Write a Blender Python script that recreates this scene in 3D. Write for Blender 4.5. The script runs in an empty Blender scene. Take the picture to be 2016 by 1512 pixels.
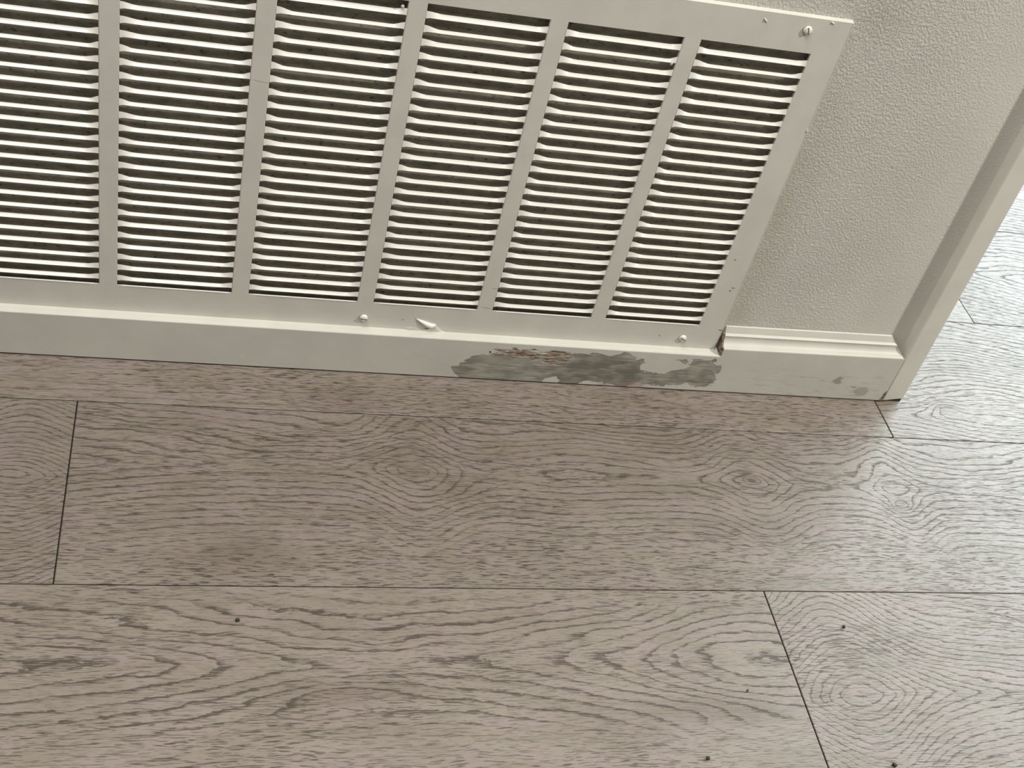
import bpy, bmesh, math, random
from mathutils import Vector, Matrix
random.seed(7)
S = bpy.context.scene
COL = S.collection

# ------------------------------------------------------------------ camera
cam_d = bpy.data.cameras.new('camera'); cam = bpy.data.objects.new('camera', cam_d); COL.objects.link(cam)
cam_d.sensor_fit = 'HORIZONTAL'; cam_d.sensor_width = 36.0
cam_d.lens = 36.0 * 2475.63 / 2016.0
cam_d.clip_start = 0.01
RR = [[0.9652169274, -0.1515984038, 0.2130122228],
      [0.0521697768, -0.6866724073, -0.7250926282],
      [0.2561925008, 0.7109844787, -0.654878976]]           # rows: image right, image down, view direction
r, d, f = (Vector(v) for v in RR)
M = Matrix((( r.x, -d.x, -f.x), (r.y, -d.y, -f.y), (r.z, -d.z, -f.z))).to_4x4()
M.translation = Vector((-0.53531, -0.975, 0.880178))
cam.matrix_world = M
S.camera = cam

# ------------------------------------------------------------------ world, exposure, lights
S.view_settings.view_transform = 'Standard'; S.view_settings.look = 'None'
S.view_settings.exposure = 0.0; S.view_settings.gamma = 1.0; S.view_settings.use_curve_mapping = False
W = bpy.data.worlds.new('world'); S.world = W; W.use_nodes = True
bg = W.node_tree.nodes['Background']; bg.inputs[0].default_value = (1.0, 0.98, 0.93, 1); bg.inputs[1].default_value = 0.07

def area(name, loc, target, size, power, color, size_y=None, spread=None):
    l = bpy.data.lights.new(name, 'AREA'); l.energy = power; l.color = color
    l.shape = 'RECTANGLE' if size_y else 'DISK'; l.size = size
    if size_y: l.size_y = size_y
    if spread: l.spread = spread
    o = bpy.data.objects.new(name, l); COL.objects.link(o); o.location = loc
    o.rotation_euler = (Vector(target) - Vector(loc)).to_track_quat('-Z', 'Y').to_euler()
    return o
area('ceiling_downlight', (2.0, -1.2, 2.45), (0.0, 0.0, 0.2), 0.16, 68.0, (1.0, 0.955, 0.87))
area('overhead_fill', (-0.8, -0.60, 2.45), (-0.75, -0.58, 0.0), 2.0, 58.0, (1.0, 0.968, 0.92), 0.7)  # unseen fill, added to brighten ledges and slats from above
area('daylight_window', (3.45, 2.05, 1.5), (0.3, -0.1, 0.1), 3.2, 345.0, (0.84, 0.97, 1.0), 2.0)

# ------------------------------------------------------------------ node expression helper
class X:
    def __init__(s, nt, sock): s.nt = nt; s.s = sock
    def _m(s, op, *a, clamp=False):
        n = s.nt.nodes.new('ShaderNodeMath'); n.operation = op; n.use_clamp = clamp
        for i, v in enumerate((s,) + a):
            if isinstance(v, X): s.nt.links.new(v.s, n.inputs[i])
            else: n.inputs[i].default_value = v
        return X(s.nt, n.outputs[0])
    def __add__(s, o): return s._m('ADD', o)
    __radd__ = __add__
    def __sub__(s, o): return s._m('SUBTRACT', o)
    def __rsub__(s, o): return (s * -1.0) + o
    def __mul__(s, o): return s._m('MULTIPLY', o)
    __rmul__ = __mul__
    def __truediv__(s, o): return s._m('DIVIDE', o)
    def sqrt(s): return s._m('SQRT')
    def exp(s): return s._m('EXPONENT')
    def abs(s): return s._m('ABSOLUTE')
    def frac(s): return s._m('FRACT')
    def pow(s, e): return s._m('POWER', e)
    def clamp(s): return s._m('ADD', 0.0, clamp=True)
    def max(s, o): return s._m('MAXIMUM', o)
    def min(s, o): return s._m('MINIMUM', o)
    def sin(s): return s._m('SINE')
    def step(s, a, b):                       # smoothstep from a to b
        n = s.nt.nodes.new('ShaderNodeMapRange'); n.interpolation_type = 'SMOOTHSTEP'
        s.nt.links.new(s.s, n.inputs['Value'])
        n.inputs['From Min'].default_value = a; n.inputs['From Max'].default_value = b
        return X(s.nt, n.outputs[0])

class Mat:
    def __init__(s, name):
        s.m = bpy.data.materials.new(name); s.m.use_nodes = True; s.nt = s.m.node_tree
        s.b = s.nt.nodes['Principled BSDF']
        tc = s.nt.nodes.new('ShaderNodeTexCoord'); s.obj = tc.outputs['Object']
        sp = s.nt.nodes.new('ShaderNodeSeparateXYZ'); s.nt.links.new(s.obj, sp.inputs[0])
        s.x, s.y, s.z = (X(s.nt, sp.outputs[i]) for i in range(3))
    def vec(s, x, y, z):
        n = s.nt.nodes.new('ShaderNodeCombineXYZ')
        for i, v in enumerate((x, y, z)):
            if isinstance(v, X): s.nt.links.new(v.s, n.inputs[i])
            else: n.inputs[i].default_value = v
        return n.outputs[0]
    def noise(s, vec, scale=1.0, detail=2.0, rough=0.5, dist=0.0):
        n = s.nt.nodes.new('ShaderNodeTexNoise'); s.nt.links.new(vec, n.inputs['Vector'])
        n.inputs['Scale'].default_value = scale; n.inputs['Detail'].default_value = detail
        n.inputs['Roughness'].default_value = rough; n.inputs['Distortion'].default_value = dist
        return X(s.nt, n.outputs[0])
    def mix(s, fac, a, b, mode='MIX'):
        n = s.nt.nodes.new('ShaderNodeMix'); n.data_type = 'RGBA'; n.blend_type = mode
        for k, v in ((0, fac), (6, a), (7, b)):
            if isinstance(v, X): s.nt.links.new(v.s, n.inputs[k])
            elif isinstance(v, bpy.types.NodeSocket): s.nt.links.new(v, n.inputs[k])
            elif k == 0: n.inputs[k].default_value = v
            else: n.inputs[k].default_value = (*v, 1)
        return n.outputs[2]
    def color(s, sock):
        if isinstance(sock, tuple): s.b.inputs['Base Color'].default_value = (*sock, 1)
        else: s.nt.links.new(sock, s.b.inputs['Base Color'])
    def set(s, **k):
        for a, v in k.items():
            i = s.b.inputs[a.replace('_', ' ')]
            if isinstance(v, X): s.nt.links.new(v.s, i)
            else: i.default_value = v
    def bump(s, h, dist, strength=1.0):
        n = s.nt.nodes.new('ShaderNodeBump'); s.nt.links.new(h.s, n.inputs['Height'])
        n.inputs['Distance'].default_value = dist; n.inputs['Strength'].default_value = strength
        s.nt.links.new(n.outputs[0], s.b.inputs['Normal'])

PAINT = (0.66, 0.655, 0.592)

# ------------------------------------------------------------------ mesh helpers
def obj(name, bm, mat, parent=None, smooth=False, mats=None):
    me = bpy.data.meshes.new(name); bm.normal_update(); bm.to_mesh(me); bm.free()
    for m in (mats or [mat]): me.materials.append(m.m if isinstance(m, Mat) else m)
    if smooth:
        for p in me.polygons: p.use_smooth = True
    o = bpy.data.objects.new(name, me); COL.objects.link(o)
    if parent: o.parent = parent
    return o
def struct(name, bm, mat, **k):
    o = obj(name, bm, mat, **k); o['kind'] = 'structure'; return o
def tag(o, label, cat, group=None):
    o['label'] = label; o['category'] = cat
    if group: o['group'] = group
    return o
def empty(name, loc, label, cat, group=None):
    o = bpy.data.objects.new(name, None); COL.objects.link(o); o.location = loc
    o.empty_display_size = 0.05
    return tag(o, label, cat, group)
def box(bm, x0, x1, y0, y1, z0, z1, bev=0.0):
    vs = [bm.verts.new((x, y, z)) for x in (x0, x1) for y in (y0, y1) for z in (z0, z1)]
    fs = [(0,1,3,2),(4,6,7,5),(0,4,5,1),(2,3,7,6),(0,2,6,4),(1,5,7,3)]
    faces = [bm.faces.new([vs[i] for i in q]) for q in fs]
    if bev:
        es = list({e for q in faces for e in q.edges})
        bmesh.ops.bevel(bm, geom=es, offset=bev, segments=2, profile=0.5, affect='EDGES')
    return vs

# ------------------------------------------------------------------ wood floor material
def plank_mat(name, axis, k, H, seed, tone=0.0, soft=0.006, slope=0.0, wander=0.0, dash=1.0, fade=(0.2, 0.3), ringw=1.0, knots=(), warp=1.0):
    """Growth-ring field G(x, y): rings k per metre away from the heart line y=axis, plus bumps H along the plank."""
    m = Mat(name); x, y = m.x, m.y
    lo = m.noise(m.vec(x*5.0, y*16.0, seed), 1.0, 2.0, 0.5) - 0.5
    md = m.noise(m.vec(x*22.0, y*70.0, seed + 3.1), 1.0, 2.0, 0.55) - 0.5
    fi = m.noise(m.vec(x*130.0, y*260.0, seed + 5.7), 1.0, 2.0, 0.6) - 0.5
    dy = y - axis + lo * 0.02 * warp
    if wander: dy = dy + (x * 9.0 + seed).sin() * wander
    G = (dy*dy + soft*soft).sqrt() * k + lo * 2.8 * warp + md * 0.9 * warp + fi * 0.34 + 40.0
    if slope: G = G + x * slope
    for (x0, sx, a) in H:
        t = (x - x0) / sx
        G = G + (t*t*-1.0).exp() * a
    for (x0, y0, sx, sy, a) in knots:
        t = (x - x0) / sx; u = (y - y0) / sy
        G = G + ((t*t + u*u)*-1.0).exp() * a
    t = G.frac()
    ring = ((1.0 - t / 0.30).max(0.0)).pow(1.5) + (1.0 - (1.0 - t) / 0.07).max(0.0) * 0.8
    patch = m.noise(m.vec(x*7.0, y*30.0, seed + 9.0), 1.0, 2.0).step(0.30, 0.60)
    away = dy.abs().step(*fade)
    ring = ring * (patch * 0.55 + 0.6) * ringw * (1.0 - away * 0.85)
    # pores: short dark dashes along the grain
    px = x + fi * 0.002; py = y + md * 0.006 + lo * 0.01
    pore = m.noise(m.vec(px*75.0, py*1050.0, seed + 1.3), 1.0, 1.0, 0.5)
    pore2 = m.noise(m.vec(px*160.0, py*2100.0, seed + 2.6), 1.0, 1.0, 0.5)
    dens = m.noise(m.vec(x*6.0, y*22.0, seed + 7.7), 1.0, 1.0).step(0.35, 0.62)
    d1 = pore.step(0.56, 0.62) * (dens * 0.6 + 0.45 + away * 0.3) * dash
    d2 = pore2.step(0.58, 0.70) * 0.4 * dash
    rag = (pore - 0.5) * 2.6 + 0.72
    line = (ring * rag).max(0.0).min(1.0)
    dark = (line * 1.25 + d1 * 0.78 + d2).min(1.0)
    # base tones
    tn = m.noise(m.vec(x*9.0, y*26.0, seed + 11.0), 1.0, 3.0, 0.55)
    fine = m.noise(m.vec(x*60.0, y*900.0, seed + 13.0), 1.0, 2.0, 0.6)
    hue = m.noise(m.vec(x*14.0, y*40.0, seed + 17.0), 1.0, 1.0)
    ca = tuple(c * (1 + tone) for c in (0.262, 0.228, 0.190)); cb = tuple(c * (1 + tone) for c in (0.200, 0.168, 0.137))
    base = m.mix((tn.step(0.35, 0.68) * 0.6 + fine.step(0.3, 0.7) * 0.4), cb, ca)
    base = m.mix(hue.step(0.42, 0.66) * 0.8, base, tuple(c * (1 + tone) for c in (0.256, 0.209, 0.188)))
    for (x0, y0, sx, sy, a) in knots:                      # darker heartwood in the knots
        t = (x - x0) / sx; u = (y - y0) / sy
        base = m.mix(((t*t + u*u)*-0.9).exp() * 0.5, base, (0.145, 0.112, 0.084))
    col = m.mix(dark * 0.88, base, (0.050, 0.033, 0.023))
    m.color(col)
    m.set(Roughness=(dark * 0.25 + 0.42), Specular_IOR_Level=0.5)
    m.bump((1.0 - dark) * 1.0 + fine * 0.15, 0.0005, 0.55)
    return m

JR = 0.00139; WP = 0.21753; J1 = -0.07442
fl_mats = [
 plank_mat('oak plank heart knots', -0.150, 112, [(-0.75, 0.16, -4.5), (-0.310, 0.040, -3.6), (-0.16, 0.055, -0.7), (0.048, 0.040, -3.2), (0.215, 0.028, -2.6), (0.50, 0.10, -3.0)], 2.0, fade=(0.06, 0.11), ringw=1.15,
           knots=[(-0.4764, -0.2632, 0.045, 0.022, 1.4), (-0.27, -0.178, 0.03, 0.014, -1.0), (0.212, -0.178, 0.014, 0.008, -2.2), (0.0486, -0.1474, 0.011, 0.006, -1.6), (-0.310, -0.1535, 0.016, 0.006, -0.8)]),
 plank_mat('oak plank cathedral', -0.3705, 95, [(-0.335, 0.22, 4.4), (-0.02, 0.10, -2.6)], 5.0, tone=0.06, soft=0.012, ringw=1.35, dash=0.85, fade=(0.045, 0.075),
           knots=[(-0.40, -0.400, 0.06, 0.012, 1.6), (-0.07, -0.42, 0.07, 0.014, 1.2)]),
 plank_mat('oak plank oval rings', -0.4091, 135, [(0.0715, 0.055, -5.5), (0.0715, 0.16, -4.0)], 8.0, tone=0.02, soft=0.004),
 plank_mat('oak plank pointed rings', -0.172, 165, [(-0.668, 0.05, -5.0), (-0.70, 0.12, -3.0)], 11.0, tone=-0.02, soft=0.004),
 plank_mat('oak plank straight grain', -0.30, 125, [], 14.0, tone=0.07, ringw=0.75, warp=0.7, knots=[(-0.376, -0.0515, 0.045, 0.016, 1.6)]),
 plank_mat('oak plank side arches', -0.035, 150, [(0.40, 0.10, -4.0)], 17.0, tone=0.02, dash=0.75, knots=[(0.335, -0.02, 0.02, 0.014, -2.0)]),  # this and the next two: pores weakened, window glare put into the colour
 plank_mat('oak plank wavy grain', 0.25, 120, [(0.62, 0.12, -4.0), (1.0, 0.2, -5.0)], 20.0, wander=0.01, dash=0.7),
 plank_mat('oak plank long arches', 0.46, 130, [(0.60, 0.12, 3.0), (1.3, 0.2, -5.0)], 23.0, tone=0.03, dash=0.7),
]
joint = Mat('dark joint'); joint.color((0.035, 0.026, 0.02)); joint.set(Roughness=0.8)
fl_mats.append(joint)

def build_floor():
    bm = bmesh.new()
    def plank(x0, x1, y0, y1, mi):
        g, e, b, dp = 0.0004, (0.00055 if y0 < J1 + WP * 0.5 else 0.0002), 0.0006, 0.0035      # long gap, end gap, bevel, depth
        X0, X1, Y0, Y1 = x0 + e, x1 - e, y0 + g, y1 - g
        lv = [[(X0 + b, Y0 + b, 0), (X1 - b, Y0 + b, 0), (X1 - b, Y1 - b, 0), (X0 + b, Y1 - b, 0)],
              [(X0, Y0, -0.0005), (X1, Y0, -0.0005), (X1, Y1, -0.0005), (X0, Y1, -0.0005)],
              [(X0, Y0, -dp), (X1, Y0, -dp), (X1, Y1, -dp), (X0, Y1, -dp)]]
        V = [[bm.verts.new(p) for p in L] for L in lv]
        bm.faces.new(V[0]).material_index = mi
        for a in (0, 1):
            for i in range(4):
                q = bm.faces.new((V[a][i], V[a+1][i], V[a+1][(i+1) % 4], V[a][(i+1) % 4]))
                q.material_index = mi if a == 0 else 8
    rows = {-9: None}
    rnd = random.Random(3)
    for r_ in range(-14, 8):                      # row 0 runs under the wall, positive rows come towards the camera
        y1 = J1 + WP * (1 - r_); y0 = y1 - WP
        if r_ == 0:   cuts = [(-2.4, -1.3, 7), (-1.3, 0.246, 4), (0.246, 1.62, 5), (1.62, 3.0, 7), (3.0, 4.6, 6)]
        elif r_ == 1: cuts = [(-2.4, -2.0, 7), (-2.0, -0.6268, 3), (-0.6268, 0.92, 0), (0.92, 2.4, 6), (2.4, 4.6, 5)]
        elif r_ == 2: cuts = [(-2.4, -1.5, 6), (-1.5, 0.0153, 1), (0.0153, 1.5, 2), (1.5, 3.0, 7), (3.0, 4.6, 5)]
        elif r_ == -1: cuts = [(-2.4, -0.9, 5), (-0.9, 0.454, 7), (0.454, 1.9, 6), (1.9, 3.3, 5), (3.3, 4.6, 7)]
        elif r_ == -2: cuts = [(-2.4, -0.5, 5), (-0.5, 1.25, 7), (1.25, 2.7, 6), (2.7, 4.6, 5)]
        else:
            xs = [-2.4]; x_ = -2.4 + rnd.uniform(0.3, 1.4)
            while x_ < 4.3: xs.append(x_); x_ += 1.45
            xs.append(4.6)
            cuts = [(a, b, rnd.choice((5, 6, 7, 4))) for a, b in zip(xs, xs[1:])]
        for a, b, mi in cuts: plank(a, b, y0, y1, mi)
    q = [bm.verts.new(p) for p in ((-2.4, J1 - 7 * WP, -0.0034), (4.6, J1 - 7 * WP, -0.0034), (4.6, J1 + 15 * WP, -0.0034), (-2.4, J1 + 15 * WP, -0.0034))]
    bm.faces.new(q).material_index = 8
    o = struct('floor', bm, None, mats=fl_mats)
    o.rotation_euler = (0, 0, JR)
    return o
build_floor()

# ------------------------------------------------------------------ wall
def wall_material():
    m = Mat('orange peel wall paint'); x, z = m.x, m.z
    v = m.vec(x, z * 0.85, 0.0)
    a = m.noise(v, 430.0, 4.0, 0.62, 0.2)
    b = m.noise(v, 900.0, 2.0, 0.5)
    lo = m.noise(v, 14.0, 2.0)
    # texture fades towards the trim and along the skirting, where the filler was rubbed smooth
    fade = (1.0 - x.step(0.10, 0.235) * 0.75) * (0.55 + z.step(0.09, 0.17) * 0.45)
    h = (a.step(0.38, 0.66) * 1.0 + b * 0.35) * fade
    blob = m.noise(v, 75.0, 1.0).step(0.62, 0.75) * fade * 0.5
    col = m.mix(lo.step(0.3, 0.7), tuple(c * 0.97 for c in PAINT), tuple(c * 1.03 for c in PAINT))
    # greenish grey grime beside the grille edge
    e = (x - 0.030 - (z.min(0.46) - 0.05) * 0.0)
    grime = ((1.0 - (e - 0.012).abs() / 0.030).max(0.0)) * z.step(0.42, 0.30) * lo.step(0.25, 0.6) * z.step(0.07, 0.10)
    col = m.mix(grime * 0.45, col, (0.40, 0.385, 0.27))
    corner = ((1.0 - ((x - 0.055)*(x - 0.055) + (z - 0.455)*(z - 0.455)).sqrt() / 0.045).max(0.0)) * a.step(0.3, 0.6)
    col = m.mix(corner * 0.5, col, (0.36, 0.34, 0.27))
    m.color(col); m.set(Roughness=0.55, Specular_IOR_Level=0.35)
    m.bump(h + blob, 0.0006, 1.0)
    return m
WM = wall_material()
GX0, GX1, GZ0, GZ1 = -0.875, 0.029, 0.050, 0.4447       # grille outline
def build_wall():
    bm = bmesh.new()
    XL, XR, ZT, T = -2.2, 0.2795, 2.45, 0.125
    hx0, hx1, hz0, hz1 = -0.852, 0.004, 0.078, 0.418      # duct opening
    def q(*p): bm.faces.new([bm.verts.new(v) for v in p])
    for (a, b, c, e) in ((XL, hx0, 0, ZT), (hx1, XR, 0, ZT), (hx0, hx1, 0, hz0), (hx0, hx1, hz1, ZT)):
        q((a, 0, c), (b, 0, c), (b, 0, e), (a, 0, e))
    q((XR, 0, 0), (XR, T, 0), (XR, T, ZT), (XR, 0, ZT))
    q((XR, T, 0), (XL, T, 0), (XL, T, ZT), (XR, T, ZT))
    q((XL, T, 0), (XL, 0, 0), (XL, 0, ZT), (XL, T, ZT))
    q((XL, 0, ZT), (XR, 0, ZT), (XR, T, ZT), (XL, T, ZT))
    D = 0.06
    q((hx0, 0, hz0), (hx1, 0, hz0), (hx1, D, hz0), (hx0, D, hz0)); q((hx0, 0, hz1), (hx0, D, hz1), (hx1, D, hz1), (hx1, 0, hz1))
    q((hx0, 0, hz0), (hx0, D, hz0), (hx0, D, hz1), (hx0, 0, hz1)); q((hx1, 0, hz0), (hx1, 0, hz1), (hx1, D, hz1), (hx1, D, hz0))
    q((hx0, D, hz0), (hx1, D, hz0), (hx1, D, hz1), (hx0, D, hz1))
    bmesh.ops.remove_doubles(bm, verts=bm.verts, dist=1e-5)
    struct('wall_back', bm, WM)
build_wall()

# ------------------------------------------------------------------ trim paint
def trim_paint(name, tint=1.0, damage=False, marks=False):
    m = Mat(name); x, z = m.x, m.z
    n = m.noise(m.vec(x*30.0, m.y*30.0, z*30.0), 1.0, 2.0)
    fb = m.noise(m.vec(x*45.0, 0.0, z*700.0), 1.0, 2.0, 0.6)
    col = m.mix(n.step(0.3, 0.7), tuple(c * 0.97 * tint for c in PAINT), tuple(c * 1.03 * tint for c in PAINT))
    h = n * 0.2
    if damage:
        wx = x + (m.noise(m.vec(x*70.0, 3.0, z*110.0), 1.0, 3.0, 0.6) - 0.5) * 0.026
        wz = z + (m.noise(m.vec(x*70.0, 8.0, z*110.0), 1.0, 3.0, 0.6) - 0.5) * 0.020
        def blobm(cx, cz, rx, rz, s=0.05):
            t = (wx - cx) / rx; u = (wz - cz) / rz
            return 1.0 - (t*t + u*u).step(1.0 - s, 1.0 + s)
        def flat(x0, x1, z0, z1, s=0.002):
            return wx.step(x0 - s, x0 + s) * (1.0 - wx.step(x1 - s, x1 + s)) * wz.step(z0 - s, z0 + s) * (1.0 - wz.step(z1 - s, z1 + s))
        grey = blobm(-0.185, 0.012, 0.072, 0.029).max(blobm(-0.105, 0.022, 0.075, 0.024)).max(flat(-0.10, 0.036, 0.006, 0.030)).max(blobm(-0.075, 0.038, 0.022, 0.010)).max(blobm(0.018, 0.036, 0.020, 0.012)).max(blobm(-0.01, 0.041, 0.006, 0.006))
        # islands of paint that stayed on
        keep = blobm(-0.148, 0.0035, 0.009, 0.0075, 0.2).max(blobm(-0.095, 0.000, 0.022, 0.006, 0.2)).max(blobm(-0.035, 0.033, 0.017, 0.010, 0.1)).max(blobm(-0.018, 0.036, 0.022, 0.006, 0.1)).max(blobm(0.005, 0.003, 0.03, 0.005, 0.3))
        grey = (grey * (1.0 - keep)).clamp()
        gn = m.noise(m.vec(x*55.0, 1.0, z*420.0), 1.0, 3.0, 0.6)
        pat = m.noise(m.vec(x*38.0, 5.0, z*90.0), 1.0, 2.0, 0.5)
        st = m.noise(m.vec(x*22.0, 9.0, z*1100.0), 1.0, 1.0).step(0.56, 0.66)
        core = (1.0 - (((x + 0.095) / 0.055)*((x + 0.095) / 0.055) + ((z - 0.018) / 0.022)*((z - 0.018) / 0.022)).step(0.2, 1.6)) * 0.35
        gcol = m.mix((gn.step(0.3, 0.7) * 0.5 + pat.step(0.35, 0.65) * 0.6 - core).clamp(), (0.20, 0.19, 0.155), (0.44, 0.425, 0.37))
        gcol = m.mix(st * 0.55, gcol, (0.12, 0.11, 0.085))
        col = m.mix(grey, col, gcol)
        # faint skim marks around the bare patch
        skim = blobm(-0.24, 0.022, 0.05, 0.022, 0.8) * pat * 0.3
        col = m.mix(skim, col, (0.42, 0.41, 0.35))
        # splintered gouges showing brown wood
        g1 = blobm(-0.190, 0.0405, 0.028, 0.0055, 0.5); g2 = blobm(-0.150, 0.0385, 0.0165, 0.0105, 0.5)
        gouge = g1.max(g2)
        sp = m.noise(m.vec(x*70.0, 2.0, z*620.0), 1.0, 3.0, 0.65)
        wood = m.mix(sp.step(0.42, 0.56), (0.09, 0.055, 0.03), (0.50, 0.40, 0.31))
        gm = gouge * (m.noise(m.vec(x*45.0, 6.0, z*260.0), 1.0, 2.0).step(0.36, 0.52))
        col = m.mix(gm, col, wood)
        rust = blobm(-0.066, 0.005, 0.028, 0.0035, 0.8)
        col = m.mix(rust * 0.6, col, (0.34, 0.26, 0.20))
        # scuffs on the right-hand length
        sc = m.noise(m.vec(x*40.0, 7.0, z*240.0), 1.0, 3.0, 0.6).step(0.52, 0.72) * x.step(0.05, 0.09) * (1.0 - z.step(0.036, 0.044))
        col = m.mix(sc * 0.5, col, (0.36, 0.36, 0.26))
        for (cx, cz, rx, rz, a) in ((0.186, 0.0285, 0.006, 0.005, 0.7), (0.222, 0.014, 0.010, 0.006, 0.5), (0.205, 0.020, 0.005, 0.001, 0.9), (-0.2228, 0.040, 0.0014, 0.0012, 0.0)):
            if a: col = m.mix(blobm(cx, cz, rx, rz, 0.8) * a, col, (0.22, 0.22, 0.15))
        tx = x + 0.2228; tz = z - 0.040
        pin = 1.0 - (tx*tx + tz*tz).sqrt().step(0.0009, 0.0014)
        col = m.mix(pin, col, (0.01, 0.01, 0.01))
        h = h - grey * 0.9 + gn * grey * 0.5 - gm * (1.4 - sp) * 1.6
        m.set(Roughness=(grey * 0.35 + 0.45))
    else:
        m.set(Roughness=0.42)
    if marks:
        wob = (m.noise(m.vec(x*400.0, 2.0, z*400.0), 1.0, 2.0) - 0.5)
        for (cx, cz, rx, rz) in ((0.0095, 0.1762, 0.0012, 0.0010), (0.0203, 0.1400, 0.0022, 0.0008), (0.0182, 0.1360, 0.0010, 0.0016), (0.0259, 0.0818, 0.0028, 0.0011), (-0.0402, 0.0685, 0.0010, 0.0008), (-0.231, 0.1156, 0.0045, 0.0003), (-0.2360, 0.0902, 0.0065, 0.00035), (-0.481, 0.3203, 0.008, 0.00025), (-0.3186, 0.0672, 0.0010, 0.0007)):
            t = (x - cx) / rx + wob * 1.2; u = (z - cz + (x - cx) * 0.12) / rz + wob * 1.2
            col = m.mix((1.0 - (t*t + u*u).step(0.4, 1.4)) * 0.75, col, (0.13, 0.12, 0.085))
        h = h + m.noise(m.vec(x*260.0, 0.0, z*260.0), 1.0, 3.0) * 0.12
    m.set(Specular_IOR_Level=0.4)
    m.color(col); m.bump(h, 0.0006, 0.8)
    return m
TP = trim_paint('gloss trim paint'); TPD = trim_paint('chipped trim paint', 0.955, damage=True)
RAW = Mat('torn raw wood')
_n = RAW.noise(RAW.vec(RAW.x*300.0, RAW.y*200.0, RAW.z*300.0), 1.0, 3.0, 0.6)
RAW.color(RAW.mix(_n.step(0.35, 0.6), (0.055, 0.04, 0.028), (0.36, 0.27, 0.20))); RAW.set(Roughness=0.9); RAW.bump(_n, 0.002)

def sweep(bm, prof, x0, x1, nx=2, dz=lambda x: 0.0, top_end=None):
    """prof: list of (y, z); swept along x. dz lifts the upper points; top_end(i) gives the x where point i stops."""
    rings = []
    for j in range(nx + 1):
        ring = []
        for i, (y, z) in enumerate(prof):
            xe = top_end(i) if top_end else x1
            x = x0 + (xe - x0) * j / nx
            ring.append(bm.verts.new((x, y, z + (dz(x) if z > 0.03 else 0))))
        rings.append(ring)
    for j in range(nx):
        for i in range(len(prof) - 1):
            bm.faces.new((rings[j][i], rings[j+1][i], rings[j+1][i+1], rings[j][i+1]))
    bm.faces.new(rings[0][::-1]); bm.faces.new(rings[-1])
    return rings
BB = 0.01544
def build_baseboard():
    bm = bmesh.new()
    # lower board under the grille: moulding planed off, flat ledge on top
    lz = lambda x: -0.00071 * x
    prof = [(0.0, 0.0012), (-BB + 0.0008, 0.0012), (-BB, 0.002), (-BB, 0.0527), (-BB + 0.0003, 0.0534), (-BB + 0.001, 0.0538),
            (-BB + 0.0030, 0.0540), (-BB + 0.0034, 0.0536), (-BB + 0.0040, 0.0541), (-0.0056, 0.0545), (0.0, 0.0545)]
    sweep(bm, prof, -2.2, 0.0335, 60, lz)
    # right-hand length with its full moulding
    fz = lambda x: 0.0125 * x - 0.0001
    prof = [(0.0, 0.0012), (-BB + 0.0008, 0.0012), (-BB, 0.002), (-BB, 0.0630), (-BB + 0.0003, 0.0640), (-BB + 0.0012, 0.0646), (-BB + 0.0026, 0.0650)]
    for i in range(9):                                     # cove
        t = i / 8 * math.pi / 2
        prof.append((-0.0122 + 0.0062 * math.sin(t) ** 1.0, 0.0650 + 0.0082 * (1 - math.cos(t))))
    prof += [(-0.0058, 0.0738), (-0.0064, 0.0744), (-0.0062, 0.0754), (-0.0050, 0.0764), (-0.0036, 0.0770), (-0.0030, 0.0790), (-0.0012, 0.0842), (0.0, 0.0850)]
    n = len(prof)
    def te(i):
        y, z = prof[i]
        if z < 0.0635: return 0.2540
        return 0.2525 - (z - 0.0635) * 0.85
    sweep(bm, prof, 0.0336, 0.254, 24, fz, te)
    o = struct('baseboard_back', bm, TPD)
    # raw cut end of the moulding beside the grille
    bm = bmesh.new()
    rnd = random.Random(5)
    pts = [(-0.0150, 0.0540), (-0.0150, 0.0600), (-0.0142, 0.0650), (-0.0105, 0.0662), (-0.0075, 0.0700), (-0.0066, 0.0745), (-0.0058, 0.0770), (-0.0022, 0.0790), (-0.001, 0.054)]
    A = [bm.verts.new((0.0336, y, z)) for y, z in pts]
    B = [bm.verts.new((0.0312 + rnd.uniform(-.0008, .0008) + (0.001 if z > 0.07 else 0), y + 0.0010, z)) for y, z in pts]
    for i in range(len(pts)):
        j = (i + 1) % len(pts); bm.faces.new((A[i], A[j], B[j], B[i]))
    bm.faces.new(B)
    obj('torn_end', bm, RAW, o)
    # broken bottom corner next to the casing
    bm = bmesh.new()
    pts = [(0.2495, 0.0016), (0.2512, 0.0050), (0.2520, 0.0100), (0.2528, 0.0160), (0.2540, 0.0175), (0.2536, 0.0100), (0.2528, 0.0040), (0.2532, 0.0016)]
    vs = [bm.verts.new((x, -BB - 0.0006 - (0.0006 if i in (1, 3, 5) else 0), z)) for i, (x, z) in enumerate(pts)]
    vb = [bm.verts.new((x, -BB + 0.001, z)) for x, z in pts]
    bm.faces.new(vs)
    for i in range(len(pts)):
        j = (i + 1) % len(pts); bm.faces.new((vs[i], vb[i], vb[j], vs[j]))
    obj('splinter', bm, RAW, o)
build_baseboard()

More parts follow.
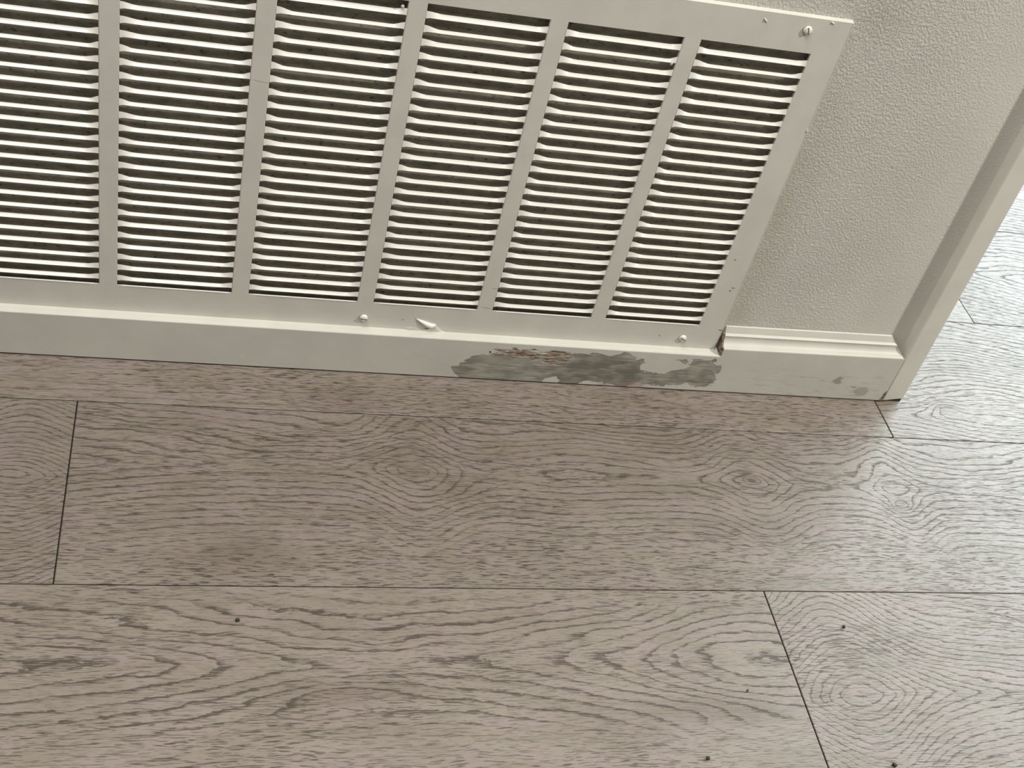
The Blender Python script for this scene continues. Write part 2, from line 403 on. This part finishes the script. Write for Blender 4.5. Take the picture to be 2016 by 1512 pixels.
def build_casing():
    bm = bmesh.new(); cl = -0.01191; c = 0.01484
    x0, x1 = 0.2556, 0.2803
    r_ = 0.0012
    prof = [(x0, 0.0), (x0, -c + r_), (x0 + r_*.3, -c + r_*.3), (x0 + r_, -c), (x1 - r_, -c), (x1 - r_*.3, -c + r_*.3), (x1, -c + r_), (x1, 0.125 + c), (x1 - 0.0247, 0.125 + c), (x1 - 0.0247, 0.125), (x1 - 0.0007, 0.125), (x1 - 0.0007, 0.0)]
    rings = []
    for z in (0, 0.05, 0.4, 2.45):
        rings.append([bm.verts.new((x + cl * z * (1 if z < 1 else 0.2), y, (z if z else 0.0018 + max(0, (x - x0)) * 0.20))) for x, y in prof])
    for a, b in zip(rings, rings[1:]):
        for i in range(len(prof)):
            j = (i + 1) % len(prof); bm.faces.new((a[i], b[i], b[j], a[j]))
    bm.faces.new(rings[0]); bm.faces.new(rings[-1][::-1])
    bmesh.ops.recalc_face_normals(bm, faces=bm.faces)
    m = trim_paint('casing paint', 1.10)
    o = struct('trim_1', bm, m)
    bm = bmesh.new(); box(bm, x0 + 0.0010, x1 - 0.0008, -c + 0.0018, -0.0002, 0.0001, 0.0062)   # dark box added as the shade under the lifted foot
    obj('foot_shade', bm, joint, o)
build_casing()

# ------------------------------------------------------------------ return air grille
GP = trim_paint('grille enamel', 1.0, marks=True)
LM = Mat('lit louver enamel'); LM.color((0.86, 0.855, 0.79)); LM.set(Roughness=0.30, Specular_IOR_Level=0.5)  # same paint as the frame, lightened: overhead light on the slats is in the colour
def dust():
    m = Mat('dusty filter'); 
    n = m.noise(m.vec(m.x*60.0, 0.0, m.z*160.0), 1.0, 3.0, 0.6)
    k = m.noise(m.vec(m.x*150.0, 4.0, m.z*300.0), 1.0, 2.0, 0.6).step(0.60, 0.68)
    c = m.mix(n.step(0.3, 0.7), (0.22, 0.205, 0.16), (0.33, 0.31, 0.255))
    m.color(m.mix(k * 0.7, c, (0.05, 0.045, 0.035))); m.set(Roughness=0.95); m.bump(n, 0.001)
    return m
DUST = dust()
CW, MU, PITCH, Z1 = 0.10627, 0.01625, 0.0127, 0.41073
GY = -0.005; NC, NR = 7, 26
GRT = -0.00096
def cR(k): return -(k) * (CW + MU)              # k = 0 is the rightmost column
def build_grille():
    g = empty('return_air_grille', (0, 0, 0), 'large off-white painted metal wall grille with long rows of louvers above the baseboard', 'vent grille')
    th = 0.0011
    zt = lambda r_, x=0: Z1 - (r_ - 1) * PITCH + GRT * x
    HS = 0.0066                                  # slot height at its ends
    zb = zt(NR) - 0.0062
    xl = cR(NC - 1) - CW
    # frame: four borders and the flange that returns to the wall
    bm = bmesh.new()
    def slab(x0, x1, z0, z1): box(bm, x0, x1, GY, GY + th, z0, z1)
    X0, X1, Z0, Z1_ = GX0, GX1, 0.0535, GZ1
    def quad(*p): bm.faces.new([bm.verts.new(v) for v in p])
    quad((X0, GY, Z0), (X1 - .002, GY, Z0), (X1, GY, zb), (X0, GY, zb))
    quad((X0, GY, Z1 ), (X1, GY, Z1), (X1, GY, Z1_), (X0, GY, Z1_))
    quad((0, GY, zb), (X1, GY, zb), (X1, GY, Z1), (0, GY, Z1))
    quad((X0, GY, zb), (xl, GY, zb), (xl, GY, Z1), (X0, GY, Z1))
    quad((X0, GY, Z1_), (X1, GY, Z1_), (X1, 0.0, Z1_ + 0.0009), (X0, 0.0, Z1_ + 0.0009))
    quad((X1, GY, Z1_), (X1, GY, zb), (X1 + .0006, 0.0, zb), (X1 + .0006, 0.0, Z1_ + 0.0009))
    quad((X1, GY, zb), (X1 - .002, GY, Z0), (X1 - .0014, 0.0, Z0), (X1 + .0006, 0.0, zb))
    quad((X0, GY, Z0), (X0, GY, Z1_), (X0, 0.0, Z1_ + .0009), (X0, 0.0, Z0))
    # slot lips: back edges of border openings
    for k in range(NC):
        xr = cR(k); x0 = xr - CW
        quad((x0, GY, Z1), (xr, GY, Z1), (xr, GY + .0025, Z1 + .0003), (x0, GY + .0025, Z1 + .0003))
    quad((0, GY, zb), (0, GY, Z1), (0, GY + .003, Z1), (0, GY + .003, zb))
    quad((xl, GY, Z1), (xl, GY, zb), (xl, GY + .003, zb), (xl, GY + .003, Z1))
    eb = [(X1 - .0020, Z0), (X1, zb), (X1 + .0001, 0.22), (X1 - .0004, 0.333), (X1, Z1_)]
    ea = [[bm.verts.new((x + dx, GY - dy_, z)) for dx, dy_ in ((-.0009, 0.0), (-.0005, 0.0004), (0.0, 0.0003), (0.0004, -0.0004))] for x, z in eb]
    for p_, q_ in zip(ea, ea[1:]):
        for i in range(3): bm.faces.new((p_[i], q_[i], q_[i+1], p_[i+1]))
    # paint drips and nibs on the frame
    def nib(x, z, rx, rz, ang=0.0, h=0.0008):
        n = 10; c = bm.verts.new((x, GY - h, z)); ca, sa = math.cos(ang), math.sin(ang)
        ring = [bm.verts.new((x + rx*math.cos(t)*ca - rz*math.sin(t)*sa, GY - 1e-5, z + rx*math.cos(t)*sa + rz*math.sin(t)*ca)) for t in (2*math.pi*i/n for i in range(n))]
        for i in range(n): bm.faces.new((c, ring[i], ring[(i+1) % n]))
    nib(-0.0545, 0.4365, 0.0032, 0.0009, -0.75, 0.0016); nib(0.0085, 0.4425, 0.0024, 0.0008, -0.45, 0.0016)
    nib(-0.1265, 0.3845, 0.0014, 0.0022, 0.1, 0.0012); nib(-0.372, 0.405, 0.0015, 0.0018, 0.0, 0.0008)
    nib(0.0275, 0.333, 0.0010, 0.0030, 0.0, 0.0012)
    bmesh.ops.recalc_face_normals(bm, faces=[q for q in bm.faces])
    for q in bm.faces:
        if abs(q.normal.y) > 0.9 and q.normal.y > 0: q.normal_flip()
    obj('frame', bm, GP, g)
    # mullions
    for k in range(NC - 1):
        bm = bmesh.new(); xr = cR(k) - CW; x0 = xr - MU
        n = 5
        prof = [(x0, GY + .003), (x0, GY + .0006), (x0 + .0006, GY), (xr - .0006, GY), (xr, GY + .0006), (xr, GY + .003)]
        a = [bm.verts.new((x, y, zb)) for x, y in prof]; b = [bm.verts.new((x, y, Z1)) for x, y in prof]
        for i in range(n): bm.faces.new((a[i], a[i+1], b[i+1], b[i]))
        obj('mullion', bm, GP, g)
    # louver panels, one per bay: 25 twisted slats and a bent lip at the foot
    rnd = random.Random(11)
    jit = [rnd.uniform(-1, 1) for _ in range(NR)]
    for k in range(NC):
        bm = bmesh.new(); xr = cR(k); x0 = xr - CW
        for r_ in range(2, NR + 2):
            last = r_ == NR + 1
            zl = zt(r_) if not last else zb - 0.0004
            wide = 1.30 if r_ == 2 else 1.0 + 0.13 * jit[(r_ * 7) % NR] + rnd.uniform(-.04, .04)
            hM, dM = 0.0022 * wide, 0.0031 * wide
            hE, dE = 0.0058, 0.0004
            if last: hM, dM, hE, dE = 0.0004, 0.0014, 0.0007, 0.0003
            lt, rt = rnd.uniform(0.8, 1.35), rnd.uniform(0.7, 1.2)
            rows = []
            NS = 26; prev = None
            xs = [x0 + CW * (0.5 - 0.5 * math.cos(math.pi * i / NS)) for i in range(NS + 1)]
            for x in xs:
                tl = min(1, (x - x0) / (0.013 * lt)); tr = min(1, (xr - x) / (0.010 * rt))
                s = lambda t: t*t*(3 - 2*t)
                t = s(max(0, tl)) * s(max(0, tr))
                h = hE + (hM - hE) * t; dd = dE + (dM - dE) * t
                zz = zl + GRT * 0
                drop = 0.0009 * (1 - s(min(1, (x - x0) / 0.004))) + 0.0003 * (1 - s(min(1, (xr - x) / 0.003)))
                if last: drop = 0
                yf = GY - 0.0005 * t
                P = lambda y, z: bm.verts.new((x, y, z))
                sl = [P(yf, zz - drop), P(yf + dd * .5, zz - drop + (h + drop) * .56), P(yf + dd, zz + h)]
                lip = [P(yf + 0.0008, zz - drop - 0.0005), P(yf, zz - drop)]
                und = [P(yf + dd, zz + h), P(yf + dd + 0.0003, zz + h - 0.0007)]
                bot = [P(yf + dd + 0.0003, zz + h - 0.0007), P(yf + 0.0008, zz - drop - 0.0005)]
                row = (sl, lip, und, bot)
                if prev:
                    for A_, B_ in zip(prev, row):
                        for i in range(len(A_) - 1): bm.faces.new((A_[i], B_[i], B_[i+1], A_[i+1]))
                prev = row
        o = obj('louver_panel', bm, LM, g, smooth=True)
    # filter cloth behind
    bm = bmesh.new(); box(bm, xl - .012, 0.003, 0.0025, 0.006, zb - .008, Z1 + .006)
    obj('filter', bm, DUST, g)
    # screws
    SM = Mat('painted screw'); SM.color((0.84, 0.82, 0.74)); SM.set(Roughness=0.25)
    SD = Mat('screw recess'); SD.color((0.20, 0.185, 0.15)); SD.set(Roughness=0.6)
    for (sx, sz, ang) in ((-0.3584, 0.0668, 0.15), (-0.0131, 0.0679, 0.5), (-0.0123, 0.4328, 1.25), (-0.3584, 0.4328, 0.3), (-0.833, 0.0668, 0.9), (-0.833, 0.4328, 0.2)):
        bm = bmesh.new(); R_ = 0.0042; n = 28; prevr = None
        for (rr, hh) in ((R_, 0.0), (R_, 0.0010), (R_*.93, 0.0017), (R_*.75, 0.0024), (R_*.5, 0.0029), (R_*.22, 0.0031)):
            ring = [bm.verts.new((sx + rr*math.cos(2*math.pi*i/n), GY - hh, sz + rr*math.sin(2*math.pi*i/n))) for i in range(n)]
            if prevr:
                for i in range(n): bm.faces.new((prevr[i], prevr[(i+1) % n], ring[(i+1) % n], ring[i]))
            prevr = ring
        bm.faces.new(prevr); bmesh.ops.recalc_face_normals(bm, faces=bm.faces)
        so = obj('screw', bm, SM, g, smooth=True)
        bm = bmesh.new(); vs = box(bm, -0.0033, 0.0033, -0.00315, -0.0021, -0.00055, 0.00055)
        bmesh.ops.rotate(bm, verts=bm.verts, cent=(0, 0, 0), matrix=Matrix.Rotation(ang, 3, 'Y'))
        bmesh.ops.translate(bm, verts=bm.verts, vec=(sx, GY, sz))
        obj('slot', bm, SD, so)
        bm = bmesh.new(); n = 28                      # dark ring painted in as shadow of the paint crack around the head
        a_ = [bm.verts.new((sx + R_*0.98*math.cos(2*math.pi*i/n), GY - 0.0002, sz + R_*0.98*math.sin(2*math.pi*i/n))) for i in range(n)]
        b_ = [bm.verts.new((sx + R_*1.10*math.cos(2*math.pi*i/n), GY - 0.00008, sz + R_*1.10*math.sin(2*math.pi*i/n))) for i in range(n)]
        for i in range(n): bm.faces.new((a_[i], b_[i], b_[(i+1) % n], a_[(i+1) % n]))
        bmesh.ops.recalc_face_normals(bm, faces=bm.faces)
        obj('crack_shadow', bm, SD, so)
    # curl of peeling paint at the lower border
    bm = bmesh.new()
    path = [(-0.3062, 0.0702, 0.0000, 0.0004), (-0.3025, 0.0690, 0.0012, 0.0016), (-0.2975, 0.0672, 0.0026, 0.0030), (-0.2930, 0.0655, 0.0036, 0.0040), (-0.2885, 0.0640, 0.0036, 0.0036), (-0.2840, 0.0640, 0.0018, 0.0012)]
    prev = None
    for (x, z, out, w) in path:
        row = [bm.verts.new((x, GY - 0.0001, z + w*0.25)), bm.verts.new((x + .0002, GY - out*.55, z + w*0.1)), bm.verts.new((x + .0005, GY - out, z - w*.45)), bm.verts.new((x + .0004, GY - out*.8, z - w*.95))]
        if prev:
            for i in range(3): bm.faces.new((prev[i], row[i], row[i+1], prev[i+1]))
        prev = row
    fo = obj('paint_flake', bm, LM, g, smooth=True); fo['label'] = 'white curl of peeling paint'
    sm = fo.modifiers.new('thick', 'SOLIDIFY'); sm.thickness = 0.00025
    # lifted blister of paint between the curl and the ledge
    bm = bmesh.new()
    pts = [(-0.3150, 0.0562), (-0.3100, 0.0590), (-0.3035, 0.0570), (-0.2960, 0.0556), (-0.2880, 0.0600), (-0.2850, 0.0635), (-0.2815, 0.0610), (-0.2760, 0.0560), (-0.2700, 0.0538), (-0.2850, 0.0537), (-0.3000, 0.0537), (-0.3120, 0.0538)]
    cx_ = sum(p[0] for p in pts)/len(pts); cz_ = sum(p[1] for p in pts)/len(pts)
    r0 = [bm.verts.new((x, GY - 0.00005, z)) for x, z in pts]
    r1 = [bm.verts.new((x + (cx_-x)*.18, GY - 0.0009, z + (cz_-z)*.18)) for x, z in pts]
    for i in range(len(pts)):
        j = (i+1) % len(pts); bm.faces.new((r0[i], r0[j], r1[j], r1[i]))
    bm.faces.new(r1); bmesh.ops.recalc_face_normals(bm, faces=bm.faces)
    obj('paint_blister', bm, GP, g)
build_grille()

# ------------------------------------------------------------------ crumbs on the floor
CR = Mat('dark crumb'); CR.color((0.03, 0.024, 0.018)); CR.set(Roughness=0.8)
def crumb(x, y, s, seed, label):
    rnd = random.Random(seed); bm = bmesh.new()
    bmesh.ops.create_icosphere(bm, subdivisions=2, radius=s)
    for v in bm.verts:
        v.co *= rnd.uniform(0.7, 1.25); v.co.z *= 0.55
    mz = min(v.co.z for v in bm.verts)
    for v in bm.verts: v.co.z -= mz
    o = obj('crumb', bm, CR, smooth=True); o.location = (x, y, 0.0)
    tag(o, label, 'crumb')
crumb(-0.4774, -0.3291, 0.0019, 1, 'dark brown crumb on the left floor plank, below the long seam')
crumb(0.0846, -0.3340, 0.0019, 2, 'black crumb on the plank right of the slanting seam, above the oval knot')
crumb(-0.0354, -0.4025, 0.0010, 3, 'tiny black speck just left of the slanting plank seam')
crumb(-0.0920, -0.4675, 0.0019, 4, 'dark flat crumb near the bottom edge, left of the slanting seam')
crumb(0.0790, -0.4790, 0.0022, 5, 'dark crumb at the very bottom edge, below the oval knot')
